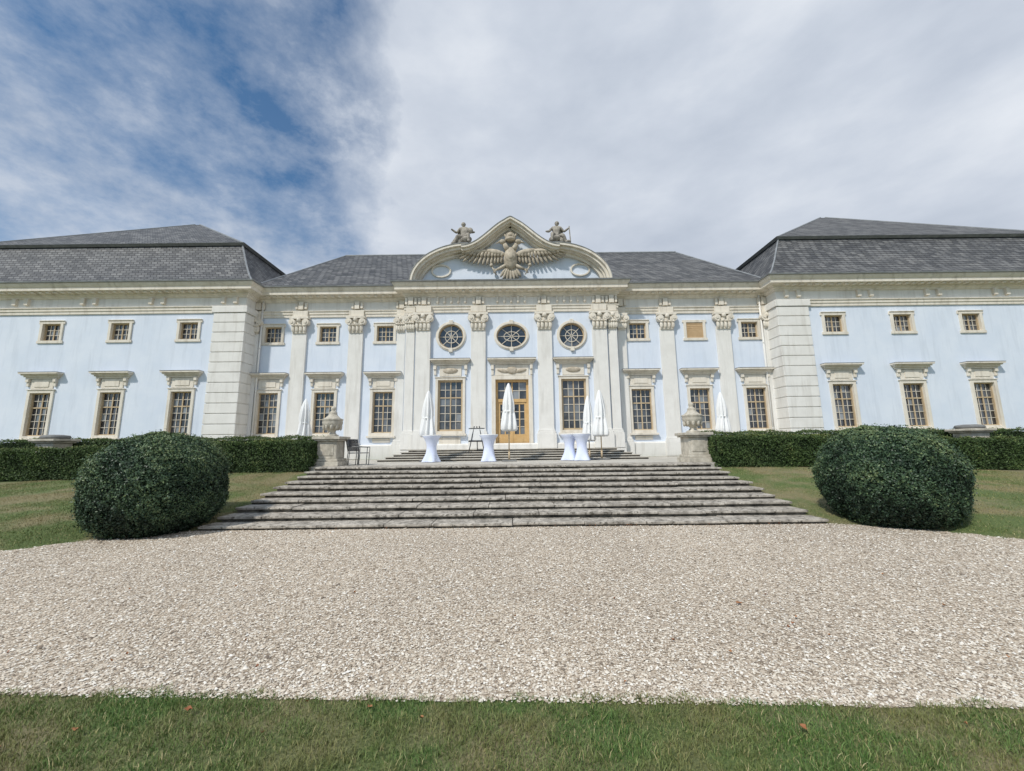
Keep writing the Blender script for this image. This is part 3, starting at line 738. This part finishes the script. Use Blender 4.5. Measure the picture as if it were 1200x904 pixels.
def hedge(x0,x1,y0,y1,h,ph,N,zb=None):
    p=empty('clipped_hedge',(0,0,0))
    Lx,Ly=x1-x0,y1-y0
    A=np.array([Lx*h,Lx*Ly,Lx*h*.5,Ly*h,Ly*h]); c=rng.choice(5,N,p=A/A.sum())
    u=rng.random(N); v=rng.random(N); P=np.zeros((N,3)); D=np.zeros((N,3))
    for k,(f) in enumerate(('front','top','back','l','r')):
        i=c==k
        if k==0: P[i]=np.stack([x0+u[i]*Lx,np.full(i.sum(),y0),v[i]*h],-1); D[i]=(0,-1,0)
        if k==1: P[i]=np.stack([x0+u[i]*Lx,y0+v[i]*Ly,np.full(i.sum(),h)],-1); D[i]=(0,0,1)
        if k==2: P[i]=np.stack([x0+u[i]*Lx,np.full(i.sum(),y1),v[i]*h],-1); D[i]=(0,1,0)
        if k==3: P[i]=np.stack([np.full(i.sum(),x0),y0+u[i]*Ly,v[i]*h],-1); D[i]=(-1,0,0)
        if k==4: P[i]=np.stack([np.full(i.sum(),x1),y0+u[i]*Ly,v[i]*h],-1); D[i]=(1,0,0)
    zz=np.array([tz(a,(y0+y1)/2) for a in P[:,0]]) if zb is None else zb
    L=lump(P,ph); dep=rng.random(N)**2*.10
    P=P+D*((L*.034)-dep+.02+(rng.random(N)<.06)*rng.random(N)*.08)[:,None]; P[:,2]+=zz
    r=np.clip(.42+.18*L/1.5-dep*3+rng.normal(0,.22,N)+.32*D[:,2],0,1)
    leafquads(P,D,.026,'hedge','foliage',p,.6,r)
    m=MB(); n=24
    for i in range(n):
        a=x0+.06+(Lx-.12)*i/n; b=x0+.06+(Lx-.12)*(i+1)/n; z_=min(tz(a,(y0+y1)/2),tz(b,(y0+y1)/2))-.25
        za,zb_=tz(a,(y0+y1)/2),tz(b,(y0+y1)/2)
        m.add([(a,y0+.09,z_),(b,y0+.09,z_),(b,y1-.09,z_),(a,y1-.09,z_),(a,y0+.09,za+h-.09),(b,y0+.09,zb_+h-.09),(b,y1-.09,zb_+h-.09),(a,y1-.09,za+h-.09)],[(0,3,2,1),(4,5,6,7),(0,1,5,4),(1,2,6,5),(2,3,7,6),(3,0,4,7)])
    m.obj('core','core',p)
for s,ph in ((-1,.4),(1,2.2)):
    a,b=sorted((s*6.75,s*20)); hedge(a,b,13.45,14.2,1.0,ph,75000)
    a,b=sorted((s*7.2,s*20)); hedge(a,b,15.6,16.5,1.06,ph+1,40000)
# fallen leaves
def fallen(pts):
    V=[];F=[];R=[]
    for (x,y,z,s) in pts:
        a=random.uniform(0,6.28); n=8; o=len(V); R0=random.random()
        V.append((x,y,z+.01)); R.append(R0)
        for i in range(n):
            t=2*math.pi*i/n; r=s*(1 if i%2==0 else .6); V.append((x+r*math.cos(t+a)*1.2,y+r*math.sin(t+a),z+.012+random.uniform(0,.02))); R.append(R0)
        for i in range(n): F.append((o,o+1+i,o+1+(i+1)%n))
    fast('fallen_leaves',V,F,'leaf',R)
pts=[(2.27,4.35,.01,.03),(-3.05,2.5,.03,.03),(-2.8,2.42,.03,.025),(3.1,2.5,.03,.028),(-2.0,2.72,.03,.02),(-.9,2.75,.02,.018),(-2.5,2.55,.03,.02),(1.6,2.5,.03,.018),(-.55,2.62,.03,.015)]
pts+=[(random.uniform(-6,6),random.uniform(2.3,8.3),.014,random.uniform(.008,.015)) for _ in range(40)]
pts+=[(random.uniform(-6,6),8.4+random.uniform(0,.08),.02,random.uniform(.01,.02)) for _ in range(20)]
fallen(pts)

# ------------------------------------------------------------------ world
w=bpy.data.worlds.new('World'); scn.world=w; w.use_nodes=True; nt=w.node_tree; nt.nodes.clear()
out=nt.nodes.new('ShaderNodeOutputWorld'); bg=nt.nodes.new('ShaderNodeBackground'); nt.links.new(bg.outputs[0],out.inputs[0])
sky=nt.nodes.new('ShaderNodeTexSky'); sky.sky_type='NISHITA'; sky.sun_disc=False; sky.sun_elevation=math.radians(48); sky.sun_rotation=math.radians(215)
tc=nt.nodes.new('ShaderNodeTexCoord'); sep=nt.nodes.new('ShaderNodeSeparateXYZ'); nt.links.new(tc.outputs['Generated'],sep.inputs[0])
def mth(op,a,b=None,clamp=False):
    n=nt.nodes.new('ShaderNodeMath'); n.operation=op; n.use_clamp=clamp
    for i,v in enumerate((a,b)):
        if v is None: continue
        if isinstance(v,(int,float)): n.inputs[i].default_value=v
        else: nt.links.new(v,n.inputs[i])
    return n.outputs[0]
def wmap(scale,loc=(0,0,0)):
    m=nt.nodes.new('ShaderNodeMapping'); m.inputs['Scale'].default_value=scale; m.inputs['Location'].default_value=loc; nt.links.new(tc.outputs['Generated'],m.inputs[0]); return m.outputs[0]
n_edge=noise(nt,wmap((1,1,1.2),(3.1,0,1)),3.6,8,.62)
n_w=noise(nt,wmap((1,1,1.8),(.3,2,.4)),3.4,10,.62)
n_w2=noise(nt,wmap((1,1,1.5),(5,1,2)),11,6,.68)
n_sh=noise(nt,wmap((1,1,2.2),(1,4,0)),2.4,8,.54)
s=mth('ADD',mth('MULTIPLY',sep.outputs[0],.93),mth('MULTIPLY',sep.outputs[1],.375))
s=mth('ADD',s,mth('MULTIPLY',mth('SUBTRACT',n_edge,.5),.30))
edge=mth('MULTIPLY_ADD',s,8.5); nt.nodes[-1].inputs[2].default_value=.45; nt.nodes[-1].use_clamp=True
low=mth('MULTIPLY',mth('SUBTRACT',.62,sep.outputs[2]),.26)
ws=mth('ADD',mth('ADD',mth('MULTIPLY',n_w,.82),mth('MULTIPLY',n_w2,.22)),low)
wisp=ramp(nt,ws,[(.42,(.06,)*3),(.53,(.36,)*3),(.66,(.85,)*3)])
mask=mth('MAXIMUM',edge,wisp)
cloud=ramp(nt,n_sh,[(.30,(.47,.53,.63)),(.5,(.61,.665,.755)),(.70,(.80,.84,.90))])
skyc=mix(nt,1.0,sky.outputs[0],(.046,.092,.118),'MULTIPLY')
col=mix(nt,mask,skyc,cloud)
nt.links.new(col,bg.inputs[0]); bg.inputs[1].default_value=1.0
L=bpy.data.lights.new('sun','SUN'); L.energy=3.2; L.angle=math.radians(3); L.color=(1,.95,.87)
so=bpy.data.objects.new('sun',L); COL.objects.link(so); so.rotation_euler=Vector((.46,.58,-.84)).to_track_quat('-Z','Y').to_euler(); so.location=(-10,-15,30)

# ------------------------------------------------------------------ camera
cam=bpy.data.cameras.new('camera'); cam.sensor_width=36; cam.lens=36*470/1200; cam.clip_end=3000; cam.clip_start=.05
co=bpy.data.objects.new('camera',cam); COL.objects.link(co); scn.camera=co
co.matrix_world=Matrix.Translation((0,0,1.6))@Matrix.Rotation(math.radians(90+8.83),4,'X')@Matrix.Rotation(math.radians(-.65),4,'Z')
scn.view_settings.view_transform='Standard'; scn.view_settings.look='None'; scn.view_settings.exposure=0
